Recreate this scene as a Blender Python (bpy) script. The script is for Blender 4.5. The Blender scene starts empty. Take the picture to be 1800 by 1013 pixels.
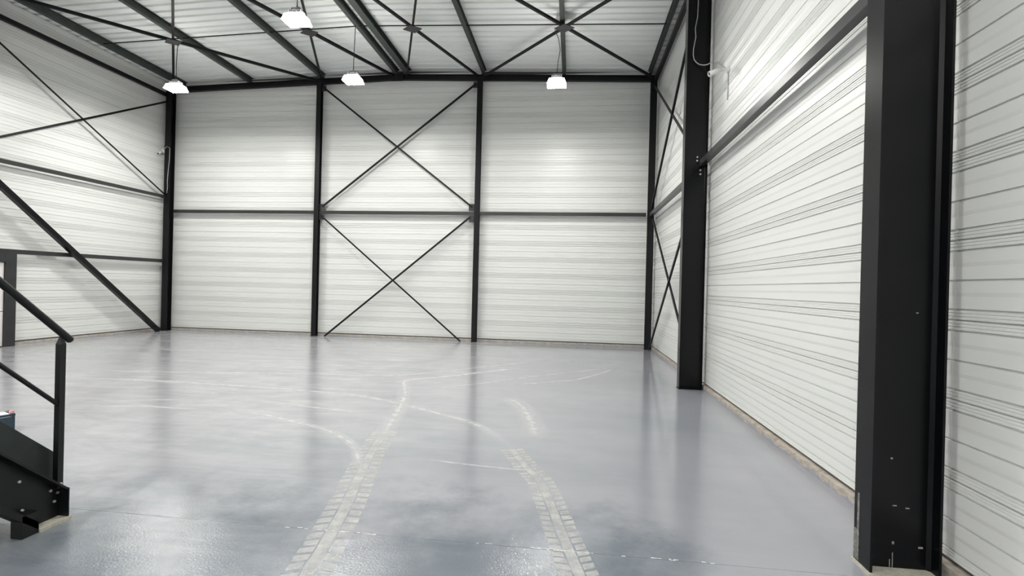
import bpy, bmesh, math, random
from mathutils import Vector, Matrix

random.seed(7)
SC = bpy.context.scene
COL = SC.collection

# ------------------------------------------------------------------ camera
cam_d = bpy.data.cameras.new('camera')
cam_d.sensor_width = 36.0
cam_d.lens = 885.66 * 36.0 / 1800.0
cam_d.clip_start = 0.05
cam = bpy.data.objects.new('camera', cam_d)
COL.objects.link(cam)
right = Vector((0.99265, 0.11844, 0.02482)); right.normalize()
fwd = Vector((-0.1183, 0.99298, -0.002)); fwd = (fwd - right * fwd.dot(right)).normalized()
up = right.cross(fwd)
cam.matrix_world = Matrix(((right.x, up.x, -fwd.x, 0.0), (right.y, up.y, -fwd.y, 0.0),
                           (right.z, up.z, -fwd.z, 1.6), (0, 0, 0, 1)))
SC.camera = cam

# ------------------------------------------------------------------ world, exposure
world = bpy.data.worlds.new('world')
SC.world = world
world.use_nodes = True
world.node_tree.nodes['Background'].inputs[0].default_value = (0.6, 0.65, 0.7, 1)
world.node_tree.nodes['Background'].inputs[1].default_value = 0.02
SC.view_settings.view_transform = 'Standard'
SC.view_settings.look = 'None'
SC.view_settings.exposure = 1.45
SC.view_settings.gamma = 1.0
SC.view_settings.use_curve_mapping = False
LENS_STRENGTH = 238.0        # downward lens of every high bay lamp
UP_STRENGTH = 30.0           # upward light added around the housing to brighten the ceiling
SIDE_STRENGTH = 6.0          # side glow of the prismatic refractor
LAMP_COLOR = (1.0, 0.985, 0.94)

# ------------------------------------------------------------------ dimensions (metres)
XL, XR, YB, YF = -12.58, 2.20, 14.35, -7.9       # panel faces of the four walls
XRIDGE = -5.19
FRAMES = [8.58, 3.20, -2.18, -7.56]
TRAY = 0.4600
Z0 = 0.092                                        # underside of the lowest tray


def purlin_z(x):                                  # underside of the purlins
    return 7.715 - 0.03 * abs(x - XRIDGE)


def deck_z(x):
    return purlin_z(x) + 0.18


# ------------------------------------------------------------------ materials
def new_mat(name):
    m = bpy.data.materials.new(name)
    m.use_nodes = True
    nt = m.node_tree
    return m, nt, nt.nodes['Principled BSDF']


def N(nt, kind, **kw):
    n = nt.nodes.new(kind)
    for k, v in kw.items():
        if k in n.inputs:
            n.inputs[k].default_value = v
        else:
            setattr(n, k, v)
    return n


def ramp(nt, stops):
    r = nt.nodes.new('ShaderNodeValToRGB')
    el = r.color_ramp.elements
    el[0].position, el[0].color = stops[0][0], (*stops[0][1], 1)
    el[1].position, el[1].color = stops[-1][0], (*stops[-1][1], 1)
    for p, c in stops[1:-1]:
        e = el.new(p)
        e.color = (*c, 1)
    return r


def coords(nt, scale=(1, 1, 1), rot=(0, 0, 0)):
    g = nt.nodes.new('ShaderNodeNewGeometry')
    mp = nt.nodes.new('ShaderNodeMapping')
    mp.inputs['Scale'].default_value = scale
    mp.inputs['Rotation'].default_value = rot
    nt.links.new(g.outputs['Position'], mp.inputs['Vector'])
    return mp.outputs[0]


def paint(name, base, rough=0.5, var=0.15, scale=(3, 3, 3), spec=0.5, bump=0.0, metallic=0.0):
    m, nt, b = new_mat(name)
    v = coords(nt, scale)
    n = N(nt, 'ShaderNodeTexNoise', Scale=2.0, Detail=6.0, Roughness=0.6)
    nt.links.new(v, n.inputs['Vector'])
    lo = tuple(c * (1 - var) for c in base)
    hi = tuple(min(1, c * (1 + var)) for c in base)
    r = ramp(nt, [(0.3, lo), (0.7, hi)])
    nt.links.new(n.outputs['Fac'], r.inputs[0])
    nt.links.new(r.outputs[0], b.inputs['Base Color'])
    b.inputs['Roughness'].default_value = rough
    b.inputs['Specular IOR Level'].default_value = spec
    b.inputs['Metallic'].default_value = metallic
    if bump:
        bn = N(nt, 'ShaderNodeTexNoise', Scale=60.0, Detail=2.0)
        nt.links.new(v, bn.inputs['Vector'])
        bp = N(nt, 'ShaderNodeBump', Strength=bump, Distance=0.01)
        nt.links.new(bn.outputs['Fac'], bp.inputs['Height'])
        nt.links.new(bp.outputs[0], b.inputs['Normal'])
    return m


M = {}
M['tray'] = paint('white_coated_steel_tray', (0.71, 0.722, 0.705), rough=0.36, var=0.012, scale=(0.15, 0.15, 2.0))
M['deck'] = paint('white_roof_sheet', (0.86, 0.885, 0.87), rough=0.45, var=0.03, scale=(0.3, 1.5, 1))
M['back_sheet'] = paint('dark_joint_backing', (0.10, 0.10, 0.10), rough=0.8, var=0.1)
M['steel'] = paint('anthracite_steel_paint', (0.0026, 0.0034, 0.0040), rough=0.27, var=0.3, scale=(2, 2, 0.7), spec=0.25)
M['steel_far'] = paint('black_steel_paint', (0.0045, 0.0050, 0.0058), rough=0.5, var=0.25, scale=(2, 2, 1), spec=0.25)
M['purlin'] = paint('grey_green_purlin_paint', (0.046, 0.055, 0.051), rough=0.5, var=0.2, spec=0.4)
M['rail'] = paint('dark_grey_rail_paint', (0.022, 0.023, 0.024), rough=0.35, var=0.2, spec=0.5)
M['gusset'] = paint('gusset_plate_paint', (0.028, 0.026, 0.030), rough=0.5, var=0.2)
M['bolt'] = paint('zinc_bolt', (0.62, 0.62, 0.60), rough=0.35, var=0.1, metallic=0.6)
M['concrete'] = None
M['stair'] = paint('black_stair_paint', (0.0045, 0.0058, 0.0058), rough=0.4, var=0.3, spec=0.4)
M['stair_plate'] = paint('dark_green_grey_plate', (0.020, 0.026, 0.025), rough=0.5, var=0.2, spec=0.4)
M['galv'] = paint('pale_galvanised_plate', (0.45, 0.43, 0.36), rough=0.6, var=0.2, scale=(20, 20, 20))
M['white_plastic'] = paint('white_plastic', (0.72, 0.72, 0.71), rough=0.35, var=0.03)
M['grey_plastic'] = paint('grey_plastic', (0.35, 0.36, 0.37), rough=0.45, var=0.05)
M['cable_white'] = paint('pale_cable_sheath', (0.42, 0.41, 0.42), rough=0.5, var=0.1)
M['cable_dark'] = paint('dark_cable_sheath', (0.03, 0.03, 0.032), rough=0.5, var=0.1)
M['lamp_body'] = paint('lamp_housing_grey', (0.12, 0.12, 0.125), rough=0.45, var=0.1)
M['lens_glass'] = paint('camera_lens_glass', (0.01, 0.01, 0.012), rough=0.08, var=0.1)
M['door'] = paint('white_door_paint', (0.80, 0.77, 0.77), rough=0.4, var=0.02)
M['battery'] = paint('dark_blue_plastic', (0.018, 0.035, 0.055), rough=0.45, var=0.25, scale=(12, 12, 12))
M['label'] = paint('white_label', (0.80, 0.79, 0.82), rough=0.45, var=0.04)
M['ink'] = paint('black_label_ink', (0.02, 0.02, 0.025), rough=0.5, var=0.1)
M['pink'] = paint('pink_terminal_cap', (0.70, 0.36, 0.36), rough=0.45, var=0.12, scale=(15, 15, 15))
M['tread'] = paint('tread_plate', (0.03, 0.032, 0.033), rough=0.5, var=0.2)


def concrete_mat():
    m, nt, b = new_mat('bare_concrete_kerb')
    v = coords(nt, (4, 4, 9))
    n = N(nt, 'ShaderNodeTexNoise', Scale=2.2, Detail=8.0, Roughness=0.7)
    nt.links.new(v, n.inputs['Vector'])
    r = ramp(nt, [(0.30, (0.24, 0.20, 0.165)), (0.5, (0.42, 0.375, 0.325)), (0.72, (0.56, 0.51, 0.455))])
    nt.links.new(n.outputs['Fac'], r.inputs[0])
    # ragged lap of floor paint running a few centimetres up the kerb
    g = nt.nodes.new('ShaderNodeNewGeometry')
    sp = nt.nodes.new('ShaderNodeSeparateXYZ')
    nt.links.new(g.outputs['Position'], sp.inputs[0])
    v2 = coords(nt, (3.2, 3.2, 0.0))
    n2 = N(nt, 'ShaderNodeTexNoise', Scale=2.0, Detail=7.0, Roughness=0.72)
    nt.links.new(v2, n2.inputs['Vector'])
    ml = N(nt, 'ShaderNodeMath', operation='MULTIPLY_ADD')
    ml.inputs[1].default_value = 0.22
    ml.inputs[2].default_value = -0.088
    nt.links.new(n2.outputs['Fac'], ml.inputs[0])
    lt = N(nt, 'ShaderNodeMath', operation='LESS_THAN')
    nt.links.new(sp.outputs['Z'], lt.inputs[0])
    nt.links.new(ml.outputs[0], lt.inputs[1])
    mx = N(nt, 'ShaderNodeMix', data_type='RGBA')
    nt.links.new(lt.outputs[0], mx.inputs['Factor'])
    nt.links.new(r.outputs[0], mx.inputs[6])
    mx.inputs[7].default_value = (0.30, 0.31, 0.34, 1)
    nt.links.new(mx.outputs[2], b.inputs['Base Color'])
    b.inputs['Roughness'].default_value = 0.85
    bp = N(nt, 'ShaderNodeBump', Strength=0.5, Distance=0.01)
    nt.links.new(n.outputs['Fac'], bp.inputs['Height'])
    nt.links.new(bp.outputs[0], b.inputs['Normal'])
    return m


M['concrete'] = concrete_mat()


def floor_mat():
    m, nt, b = new_mat('glossy_grey_floor_paint')
    L = nt.links.new
    # dust and wipe marks: a soft field that is heavier on the left and in the middle of the hall
    v_big = coords(nt, (0.22, 0.30, 1), (0, 0, 0.3))
    n_big = N(nt, 'ShaderNodeTexNoise', Scale=1.2, Detail=4.0, Roughness=0.55)
    L(v_big, n_big.inputs['Vector'])
    v_sw = coords(nt, (0.45, 1.9, 1), (0, 0, -0.42))
    n_sw = N(nt, 'ShaderNodeTexNoise', Scale=1.6, Detail=9.0, Roughness=0.68, Distortion=0.9)
    L(v_sw, n_sw.inputs['Vector'])
    v_md = coords(nt, (1.1, 1.1, 1))
    n_md = N(nt, 'ShaderNodeTexNoise', Scale=2.2, Detail=8.0, Roughness=0.65, Distortion=0.6)
    L(v_md, n_md.inputs['Vector'])
    g = nt.nodes.new('ShaderNodeNewGeometry')
    sp = nt.nodes.new('ShaderNodeSeparateXYZ')
    L(g.outputs['Position'], sp.inputs[0])
    gx = N(nt, 'ShaderNodeMapRange')
    gx.interpolation_type = 'SMOOTHSTEP'
    gx.inputs[1].default_value = 0.6
    gx.inputs[2].default_value = -4.5
    L(sp.outputs['X'], gx.inputs[0])
    gy = N(nt, 'ShaderNodeMapRange')
    gy.interpolation_type = 'SMOOTHSTEP'
    gy.inputs[1].default_value = 2.8
    gy.inputs[2].default_value = 5.6
    L(sp.outputs['Y'], gy.inputs[0])
    field = N(nt, 'ShaderNodeMath', operation='MULTIPLY')
    gy2 = N(nt, 'ShaderNodeMath', operation='MULTIPLY_ADD')
    gy2.inputs[1].default_value = 0.6
    gy2.inputs[2].default_value = 0.4
    L(gy.outputs[0], gy2.inputs[0])
    L(gx.outputs[0], field.inputs[0])
    L(gy2.outputs[0], field.inputs[1])
    v_bn = coords(nt, (1.3, 1.3, 1))
    # dust amount = field * swipe noise
    r_sw = ramp(nt, [(0.36, (0.15,) * 3), (0.66, (1, 1, 1))])
    L(n_sw.outputs['Fac'], r_sw.inputs[0])
    r_md = ramp(nt, [(0.32, (0.15,) * 3), (0.72, (1, 1, 1))])
    L(n_md.outputs['Fac'], r_md.inputs[0])
    mixn = N(nt, 'ShaderNodeMix', data_type='FLOAT')
    mixn.inputs[0].default_value = 0.4
    L(r_sw.outputs[0], mixn.inputs[2])
    L(r_md.outputs[0], mixn.inputs[3])
    fld2 = N(nt, 'ShaderNodeMath', operation='MULTIPLY_ADD')
    fld2.inputs[1].default_value = 0.72
    fld2.inputs[2].default_value = 0.10
    L(field.outputs[0], fld2.inputs[0])
    dust = N(nt, 'ShaderNodeMath', operation='MULTIPLY', use_clamp=True)
    L(mixn.outputs[0], dust.inputs[0])
    L(fld2.outputs[0], dust.inputs[1])
    # base paint, slightly mottled between blue grey and lavender grey
    base = ramp(nt, [(0.32, (0.225, 0.246, 0.278)), (0.5, (0.272, 0.279, 0.312)), (0.68, (0.312, 0.306, 0.345))])
    L(n_big.outputs['Fac'], base.inputs[0])
    mx = N(nt, 'ShaderNodeMix', data_type='RGBA')
    L(dust.outputs[0], mx.inputs['Factor'])
    # a mottled, bluer and darker tone across the near end of the floor
    nb = N(nt, 'ShaderNodeTexNoise', Scale=0.9, Detail=7.0, Roughness=0.65)
    L(v_bn, nb.inputs['Vector'])
    yb = N(nt, 'ShaderNodeMath', operation='MULTIPLY_ADD')
    yb.inputs[1].default_value = 3.2
    L(nb.outputs['Fac'], yb.inputs[0])
    L(sp.outputs['Y'], yb.inputs[2])
    bl = N(nt, 'ShaderNodeMapRange')
    bl.interpolation_type = 'SMOOTHSTEP'
    bl.inputs[1].default_value = 5.6
    bl.inputs[2].default_value = 4.3
    L(yb.outputs[0], bl.inputs[0])
    xm = N(nt, 'ShaderNodeMath', operation='MULTIPLY_ADD')
    xm.inputs[1].default_value = 1.6
    L(nb.outputs['Fac'], xm.inputs[0])
    L(sp.outputs['X'], xm.inputs[2])
    bx = N(nt, 'ShaderNodeMapRange')
    bx.interpolation_type = 'SMOOTHSTEP'
    bx.inputs[1].default_value = 1.8
    bx.inputs[2].default_value = 0.9
    L(xm.outputs[0], bx.inputs[0])
    bl0 = bl
    bl = N(nt, 'ShaderNodeMath', operation='MULTIPLY')
    L(bl0.outputs[0], bl.inputs[0])
    L(bx.outputs[0], bl.inputs[1])
    mb = N(nt, 'ShaderNodeMix', data_type='RGBA')
    L(bl.outputs[0], mb.inputs['Factor'])
    L(base.outputs[0], mb.inputs[6])
    mb.inputs[7].default_value = (0.106, 0.131, 0.160, 1)
    L(mb.outputs[2], mx.inputs[6])
    dull = N(nt, 'ShaderNodeMath', operation='MULTIPLY')     # the bluer zone is duller and grittier
    L(bl.outputs[0], dull.inputs[0])
    dull.inputs[1].default_value = 0.045
    mx.inputs[7].default_value = (0.53, 0.53, 0.535, 1)
    L(mx.outputs[2], b.inputs['Base Color'])
    # gloss: clean paint is shiny, dust is duller
    rr = N(nt, 'ShaderNodeMapRange')
    rr.inputs[3].default_value = 0.075
    rr.inputs[4].default_value = 0.22
    L(dust.outputs[0], rr.inputs[0])
    rsum = N(nt, 'ShaderNodeMath', operation='ADD')
    L(rr.outputs[0], rsum.inputs[0])
    L(dull.outputs[0], rsum.inputs[1])
    L(rsum.outputs[0], b.inputs['Roughness'])
    b.inputs['Specular IOR Level'].default_value = 0.9
    # orange peel and trowel ripple
    v_b1 = coords(nt, (1, 1, 1))
    n_b1 = N(nt, 'ShaderNodeTexNoise', Scale=75.0, Detail=3.0, Roughness=0.6)
    L(v_b1, n_b1.inputs['Vector'])
    n_b2 = N(nt, 'ShaderNodeTexNoise', Scale=5.0, Detail=4.0)
    L(v_sw, n_b2.inputs['Vector'])
    bp1 = N(nt, 'ShaderNodeBump', Strength=0.05, Distance=0.003)
    bst = N(nt, 'ShaderNodeMath', operation='MULTIPLY_ADD')
    bst.inputs[1].default_value = 0.30
    bst.inputs[2].default_value = 0.11
    L(dust.outputs[0], bst.inputs[0])
    bsum = N(nt, 'ShaderNodeMath', operation='MULTIPLY_ADD')
    L(dull.outputs[0], bsum.inputs[0])
    bsum.inputs[1].default_value = 11.0
    L(bst.outputs[0], bsum.inputs[2])
    L(bsum.outputs[0], bp1.inputs['Strength'])
    L(n_b1.outputs['Fac'], bp1.inputs['Height'])
    bp2 = N(nt, 'ShaderNodeBump', Strength=0.02, Distance=0.02)
    L(n_b2.outputs['Fac'], bp2.inputs['Height'])
    L(bp1.outputs[0], bp2.inputs['Normal'])
    L(bp2.outputs[0], b.inputs['Normal'])
    return m


M['floor'] = floor_mat()


def dust_mat(name, col, amount, scale, soft=False):
    """thin dry dust: partly bare so the paint below shows through"""
    m, nt, b = new_mat(name)
    L = nt.links.new
    b.inputs['Base Color'].default_value = (*col, 1)
    b.inputs['Roughness'].default_value = 0.7
    b.inputs['Specular IOR Level'].default_value = 0.25
    v = coords(nt, (1, 1, 1))
    n = N(nt, 'ShaderNodeTexNoise', Scale=scale, Detail=8.0, Roughness=0.7)
    L(v, n.inputs['Vector'])
    r = ramp(nt, [(0.30, (amount * 0.35,) * 3), (0.68, (amount,) * 3)])
    L(n.outputs['Fac'], r.inputs[0])
    out = r.outputs[0]
    if soft:                                   # fade to the ribbon's edges and ends
        uv = nt.nodes.new('ShaderNodeUVMap')
        sp = nt.nodes.new('ShaderNodeSeparateXYZ')
        L(uv.outputs[0], sp.inputs[0])
        prev = out
        for ax, w in (('X', 0.5), ('Y', 0.12)):
            a = N(nt, 'ShaderNodeMath', operation='SUBTRACT')
            a.inputs[0].default_value = 1.0
            L(sp.outputs[ax], a.inputs[1])
            mn = N(nt, 'ShaderNodeMath', operation='MINIMUM')
            L(a.outputs[0], mn.inputs[0])
            L(sp.outputs[ax], mn.inputs[1])
            d = N(nt, 'ShaderNodeMath', operation='DIVIDE', use_clamp=True)
            L(mn.outputs[0], d.inputs[0])
            d.inputs[1].default_value = w
            mu = N(nt, 'ShaderNodeMath', operation='MULTIPLY')
            L(prev, mu.inputs[0])
            L(d.outputs[0], mu.inputs[1])
            prev = mu.outputs[0]
        out = prev
    L(out, b.inputs['Alpha'])
    return m


M['track'] = dust_mat('tyre_dust', (0.56, 0.56, 0.545), 0.70, 7.0)
M['sweep'] = dust_mat('drag_dust', (0.66, 0.66, 0.66), 0.72, 9.0, soft=True)
M['glint'] = dust_mat('joint_scratch_glints', (0.85, 0.85, 0.84), 1.0, 40.0)  # white scratches, their glints put into the colour


def emit_mat(name, col, strength):
    m = bpy.data.materials.new(name)
    m.use_nodes = True
    nt = m.node_tree
    nt.nodes.clear()
    e = nt.nodes.new('ShaderNodeEmission')
    e.inputs[0].default_value = (*col, 1)
    e.inputs[1].default_value = strength
    o = nt.nodes.new('ShaderNodeOutputMaterial')
    nt.links.new(e.outputs[0], o.inputs[0])
    return m


M['lamp_lens'] = emit_mat('lit_lamp_lens', LAMP_COLOR, LENS_STRENGTH)
M['lamp_lens_dim'] = emit_mat('lit_lamp_lens_dimmed', LAMP_COLOR, LENS_STRENGTH * 0.42)
M['lamp_lens_mid'] = emit_mat('lit_lamp_lens_medium', LAMP_COLOR, LENS_STRENGTH * 0.50)
M['lamp_lens_high'] = emit_mat('lit_lamp_lens_high', LAMP_COLOR, LENS_STRENGTH * 0.70)
M['lamp_up'] = emit_mat('added_uplight_rim', LAMP_COLOR, UP_STRENGTH)
M['lamp_side'] = emit_mat('lit_refractor_side', (1.0, 0.97, 0.90), SIDE_STRENGTH)


# ------------------------------------------------------------------ mesh helpers
def obj(name, bm, mat, parent=None, smooth=False):
    me = bpy.data.meshes.new(name)
    bmesh.ops.recalc_face_normals(bm, faces=bm.faces)
    bm.to_mesh(me)
    bm.free()
    for mm in (mat if isinstance(mat, (list, tuple)) else [mat]):
        me.materials.append(mm)
    if smooth:
        for p in me.polygons:
            p.use_smooth = True
    o = bpy.data.objects.new(name, me)
    COL.objects.link(o)
    if parent is not None:
        o.parent = parent
    return o


def add_box(bm, x0, x1, y0, y1, z0, z1, mi=0):
    vs = [bm.verts.new((x, y, z)) for x in (x0, x1) for y in (y0, y1) for z in (z0, z1)]
    for f in ((0, 1, 3, 2), (4, 6, 7, 5), (0, 4, 5, 1), (2, 3, 7, 6), (0, 2, 6, 4), (1, 5, 7, 3)):
        bm.faces.new([vs[i] for i in f]).material_index = mi


def add_prism(bm, prof, a, b, xdir, ydir):
    """sweep a 2-D closed profile straight from a to b; profile axes xdir, ydir"""
    a, b, xdir, ydir = map(Vector, (a, b, xdir, ydir))
    A = [bm.verts.new(a + xdir * p + ydir * q) for p, q in prof]
    B = [bm.verts.new(b + xdir * p + ydir * q) for p, q in prof]
    n = len(prof)
    for i in range(n):
        j = (i + 1) % n
        bm.faces.new((A[i], A[j], B[j], B[i]))
    bm.faces.new(A)
    bm.faces.new(list(reversed(B)))


def rect(w, h):
    return [(-w / 2, -h / 2), (w / 2, -h / 2), (w / 2, h / 2), (-w / 2, h / 2)]


def angle_prof(w, t):
    return [(0, 0), (w, 0), (w, t), (t, t), (t, w), (0, w)]


def ibeam(w, h, tf, tw):
    a, b = w / 2, tw / 2
    return [(-a, 0), (a, 0), (a, tf), (b, tf), (b, h - tf), (a, h - tf), (a, h), (-a, h),
            (-a, h - tf), (-b, h - tf), (-b, tf), (-a, tf)]


def add_tube(bm, pts, r, seg=10, caps=True):
    pts = [Vector(p) for p in pts]
    rings = []
    for i, p in enumerate(pts):
        t = (pts[min(i + 1, len(pts) - 1)] - pts[max(i - 1, 0)]).normalized()
        ref = Vector((0, 0, 1)) if abs(t.z) < 0.9 else Vector((1, 0, 0))
        u = t.cross(ref).normalized()
        w = t.cross(u)
        rr = r[i] if isinstance(r, (list, tuple)) else r
        rings.append([bm.verts.new(p + (u * math.cos(2 * math.pi * k / seg) + w * math.sin(2 * math.pi * k / seg)) * rr)
                      for k in range(seg)])
    for i in range(len(rings) - 1):
        for k in range(seg):
            l = (k + 1) % seg
            bm.faces.new((rings[i][k], rings[i][l], rings[i + 1][l], rings[i + 1][k]))
    if caps:
        bm.faces.new(rings[0])
        bm.faces.new(list(reversed(rings[-1])))


def box_bm(*a):
    bm = bmesh.new()
    add_box(bm, *a)
    return bm


def prism_bm(*a):
    bm = bmesh.new()
    add_prism(bm, *a)
    return bm


def tube_bm(*a, **k):
    bm = bmesh.new()
    add_tube(bm, *a, **k)
    return bm


def thing(name, label, cat, loc=(0, 0, 0), group=None):
    o = bpy.data.objects.new(name, None)
    COL.objects.link(o)
    o.location = loc
    o['label'] = label
    o['category'] = cat
    if group:
        o['group'] = group
    o.empty_display_size = 0.2
    SHIFT[o.name] = Vector(loc)
    return o


SHIFT = {}


def part(name, bm, mat, parent, smooth=False):
    """mesh given in world coordinates, stored relative to its thing's base"""
    s = SHIFT.get(parent.name)
    if s is not None and s.length > 0:
        bmesh.ops.translate(bm, verts=bm.verts, vec=-s)
    return obj(name, bm, mat, parent, smooth)


def tag(o, label, cat, group=None):
    o['label'] = label
    o['category'] = cat
    if group:
        o['group'] = group
    return o


def struct(o):
    o['kind'] = 'structure'
    return o


def bolt_bm(c, axis, r=0.014, h=0.012):
    bm = bmesh.new()
    c, axis = Vector(c), Vector(axis).normalized()
    add_tube(bm, [c, c + axis * h], r, seg=6)
    return bm


# ------------------------------------------------------------------ floor
bm = bmesh.new()
JY = 3.085
ys = [(YF, 0), (JY - 0.0018, 0), (JY - 0.0012, -0.003), (JY + 0.0012, -0.003), (JY + 0.0018, 0), (YB, 0)]
rows = [[bm.verts.new((x, y, z)) for x in (XL, XR)] for y, z in ys]
for i in range(len(rows) - 1):
    bm.faces.new((rows[i][0], rows[i][1], rows[i + 1][1], rows[i + 1][0]))
low = [bm.verts.new((x, y, -0.2)) for x, y in ((XL, YF), (XR, YF), (XR, YB), (XL, YB))]
bm.faces.new(low)
bm.faces.new((rows[0][0], rows[0][1], low[1], low[0]))
bm.faces.new((rows[-1][0], rows[-1][1], low[2], low[3]))
bm.faces.new([r[0] for r in rows] + [low[3], low[0]])
bm.faces.new([r[1] for r in rows] + [low[2], low[1]])
struct(obj('floor', bm, M['floor']))


# ------------------------------------------------------------------ liner trays
def tray_profile(top=TRAY):
    k = TRAY / 0.45
    P = [(0.000, -0.016), (0.004, -0.016), (0.0045, -0.002), (0.008, 0.0), (0.017, 0.0), (0.019, -0.004), (0.0225, -0.004), (0.0245, 0),
         (0.035, 0.0), (0.037, -0.004), (0.0405, -0.004), (0.0425, 0), (0.053, 0.0),
         (0.055, -0.014), (0.0655, -0.014), (0.066, -0.001), (0.134, -0.002), (0.156, 0.001), (0.216, 0.001),
         (0.218, -0.014), (0.2285, -0.014), (0.229, -0.001), (0.299, -0.002), (0.321, 0.001), (0.384, 0.001),
         (0.386, -0.014), (0.3965, -0.014), (0.397, 0.0), (0.408, 0), (0.410, -0.004), (0.4135, -0.004), (0.4155, 0),
         (0.426, 0), (0.428, -0.004), (0.4315, -0.004), (0.4335, 0), (0.444, 0.0), (0.4455, -0.002), (0.446, -0.016), (0.450, -0.016)]
    P = [(z * k, d) for z, d in P]
    if top < TRAY - 1e-6:
        P = [p for p in P if p[0] < top] + [(top, 0)]
    return P


tray_cache = {}


def tray_mesh(length, top):
    key = (round(length, 4), round(top, 4))
    if key in tray_cache:
        return tray_cache[key]
    bm = bmesh.new()
    prof = tray_profile(top)
    a = [bm.verts.new((0, d, z)) for z, d in prof]
    b = [bm.verts.new((length, d, z)) for z, d in prof]
    for i in range(len(prof) - 1):
        bm.faces.new((a[i], b[i], b[i + 1], a[i + 1]))
    # returned flanges and back, so that the tray is a closed body
    a0, b0 = bm.verts.new((0, -0.030, 0.001)), bm.verts.new((length, -0.030, 0.001))
    a1, b1 = bm.verts.new((0, -0.030, prof[-1][0] - 0.001)), bm.verts.new((length, -0.030, prof[-1][0] - 0.001))
    bm.faces.new((a[0], a0, b0, b[0]))
    bm.faces.new((a[-1], b[-1], b1, a1))
    bm.faces.new((a0, a1, b1, b0))
    bm.faces.new(a + [a1, a0])
    bm.faces.new(b + [b1, b0])
    bmesh.ops.recalc_face_normals(bm, faces=bm.faces)
    me = bpy.data.meshes.new('liner_panel')
    bm.to_mesh(me)
    bm.free()
    me.materials.append(M['tray'])
    tray_cache[key] = me
    return me


def lay_trays(parent, start, direction, inward, length, ztop):
    """stack trays from the kerb to ztop; profile depth grows towards 'inward'"""
    z, k = Z0, 0
    ang = math.atan2(direction[1], direction[0])
    while z < ztop - 0.03:
        me = tray_mesh(length, min(TRAY, ztop - z))
        o = bpy.data.objects.new('liner_panel', me)
        COL.objects.link(o)
        o.parent = parent
        o.location = (start[0], start[1], z)
        o.rotation_euler = (0, 0, ang)
        z += TRAY
        k += 1


TW = 0.22


def wall_slab(name, pts, axis, a, b):
    """backing slab: polygon pts (u, z) extruded along axis from a to b"""
    bm = bmesh.new()
    mk = (lambda u, z, t: (t, u, z)) if axis == 'x' else (lambda u, z, t: (u, t, z))
    A = [bm.verts.new(mk(u, z, a)) for u, z in pts]
    B = [bm.verts.new(mk(u, z, b)) for u, z in pts]
    n = len(pts)
    for i in range(n):
        bm.faces.new((A[i], A[(i + 1) % n], B[(i + 1) % n], B[i]))
    bm.faces.new(A)
    bm.faces.new(B)
    return struct(obj(name, bm, M['back_sheet']))


EAVE = deck_z(XL) - 0.005
EAVE_R = deck_z(XR) - 0.005
G = 0.031                                        # tray body depth behind the visible face
w_right = wall_slab('wall_right', [(YF - .2, -.2), (YB + .2, -.2), (YB + .2, EAVE_R), (YF - .2, EAVE_R)], 'x', XR + G, XR + TW)
w_left = wall_slab('wall_left', [(YF - .2, -.2), (YB + .2, -.2), (YB + .2, EAVE), (YF - .2, EAVE)], 'x', XL - G, XL - TW)
gable = [(XL, -.2), (XR, -.2), (XR, EAVE_R), (XRIDGE, deck_z(XRIDGE) - .005), (XL, EAVE)]
w_back = wall_slab('wall_back', gable, 'y', YB + G, YB + TW)
w_front = wall_slab('wall_front', gable, 'y', YF - G, YF - TW)

C2X, C3X = -7.60, -2.755
# inward direction of the profile is local +Y: choose the run direction accordingly
for x0, x1, zt in ((XL, C2X, 7.70), (C2X, C3X, 7.80), (C3X, XR, 7.68)):
    lay_trays(w_back, (x1, YB, 0), (-1, 0), None, x1 - x0 - 0.004, zt)
for y0, y1 in ((8.58, YB), (3.20, 8.58), (-2.18, 3.20), (YF, -2.18)):
    lay_trays(w_right, (XR, y0, 0), (0, 1), None, y1 - y0 - 0.004, EAVE_R - 0.01)
DOOR_Y0, DOOR_Y1, DOOR_Z = 8.78, 9.93, 2.04
Z_DOOR_ROW = Z0 + TRAY * 5
for y0, y1 in ((8.58, YB), (3.20, 8.58), (-2.18, 3.20), (YF, -2.18)):
    if y0 == 8.58:
        # the trays stop at the door frame below the lintel
        z = Z0
        for k in range(40):
            if z >= EAVE - 0.04:
                break
            top = min(TRAY, EAVE - 0.01 - z)
            spans = [(y0, y1)] if z > DOOR_Z + 0.04 else [(DOOR_Y1, y1)]
            if z < DOOR_Z + 0.04 < z + TRAY:
                cut = DOOR_Z + 0.05 - z
                o = bpy.data.objects.new('liner_panel', tray_mesh(y1 - DOOR_Y1 - 0.004, cut))
                COL.objects.link(o)
                o.parent = w_left
                o.location, o.rotation_euler = (XL, y1, z), (0, 0, -math.pi / 2)
                # upper rest of this row as one full-width filler
                o = bpy.data.objects.new('liner_panel', tray_mesh(y1 - y0 - 0.004, TRAY - cut))
                COL.objects.link(o)
                o.parent = w_left
                o.location, o.rotation_euler = (XL, y1, z + cut), (0, 0, -math.pi / 2)
            else:
                for s0, s1 in spans:
                    o = bpy.data.objects.new('liner_panel', tray_mesh(s1 - s0 - 0.004, top))
                    COL.objects.link(o)
                    o.parent = w_left
                    o.location, o.rotation_euler = (XL, s1, z), (0, 0, -math.pi / 2)
            z += TRAY
    else:
        lay_trays(w_left, (XL, y1, 0), (0, -1), None, y1 - y0 - 0.004, EAVE - 0.01)
for x0, x1 in ((XL, C2X), (C2X, C3X), (C3X, XR)):
    lay_trays(w_front, (x0, YF, 0), (1, 0), None, x1 - x0 - 0.004, 7.6)


# kerbs: concrete plinth below the trays, standing a little proud, with a dark slot above it
def kerb(name, pts):
    bm = bmesh.new()
    for a in pts:
        add_box(bm, *a)
    return struct(obj(name, bm, M['concrete']))


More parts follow.
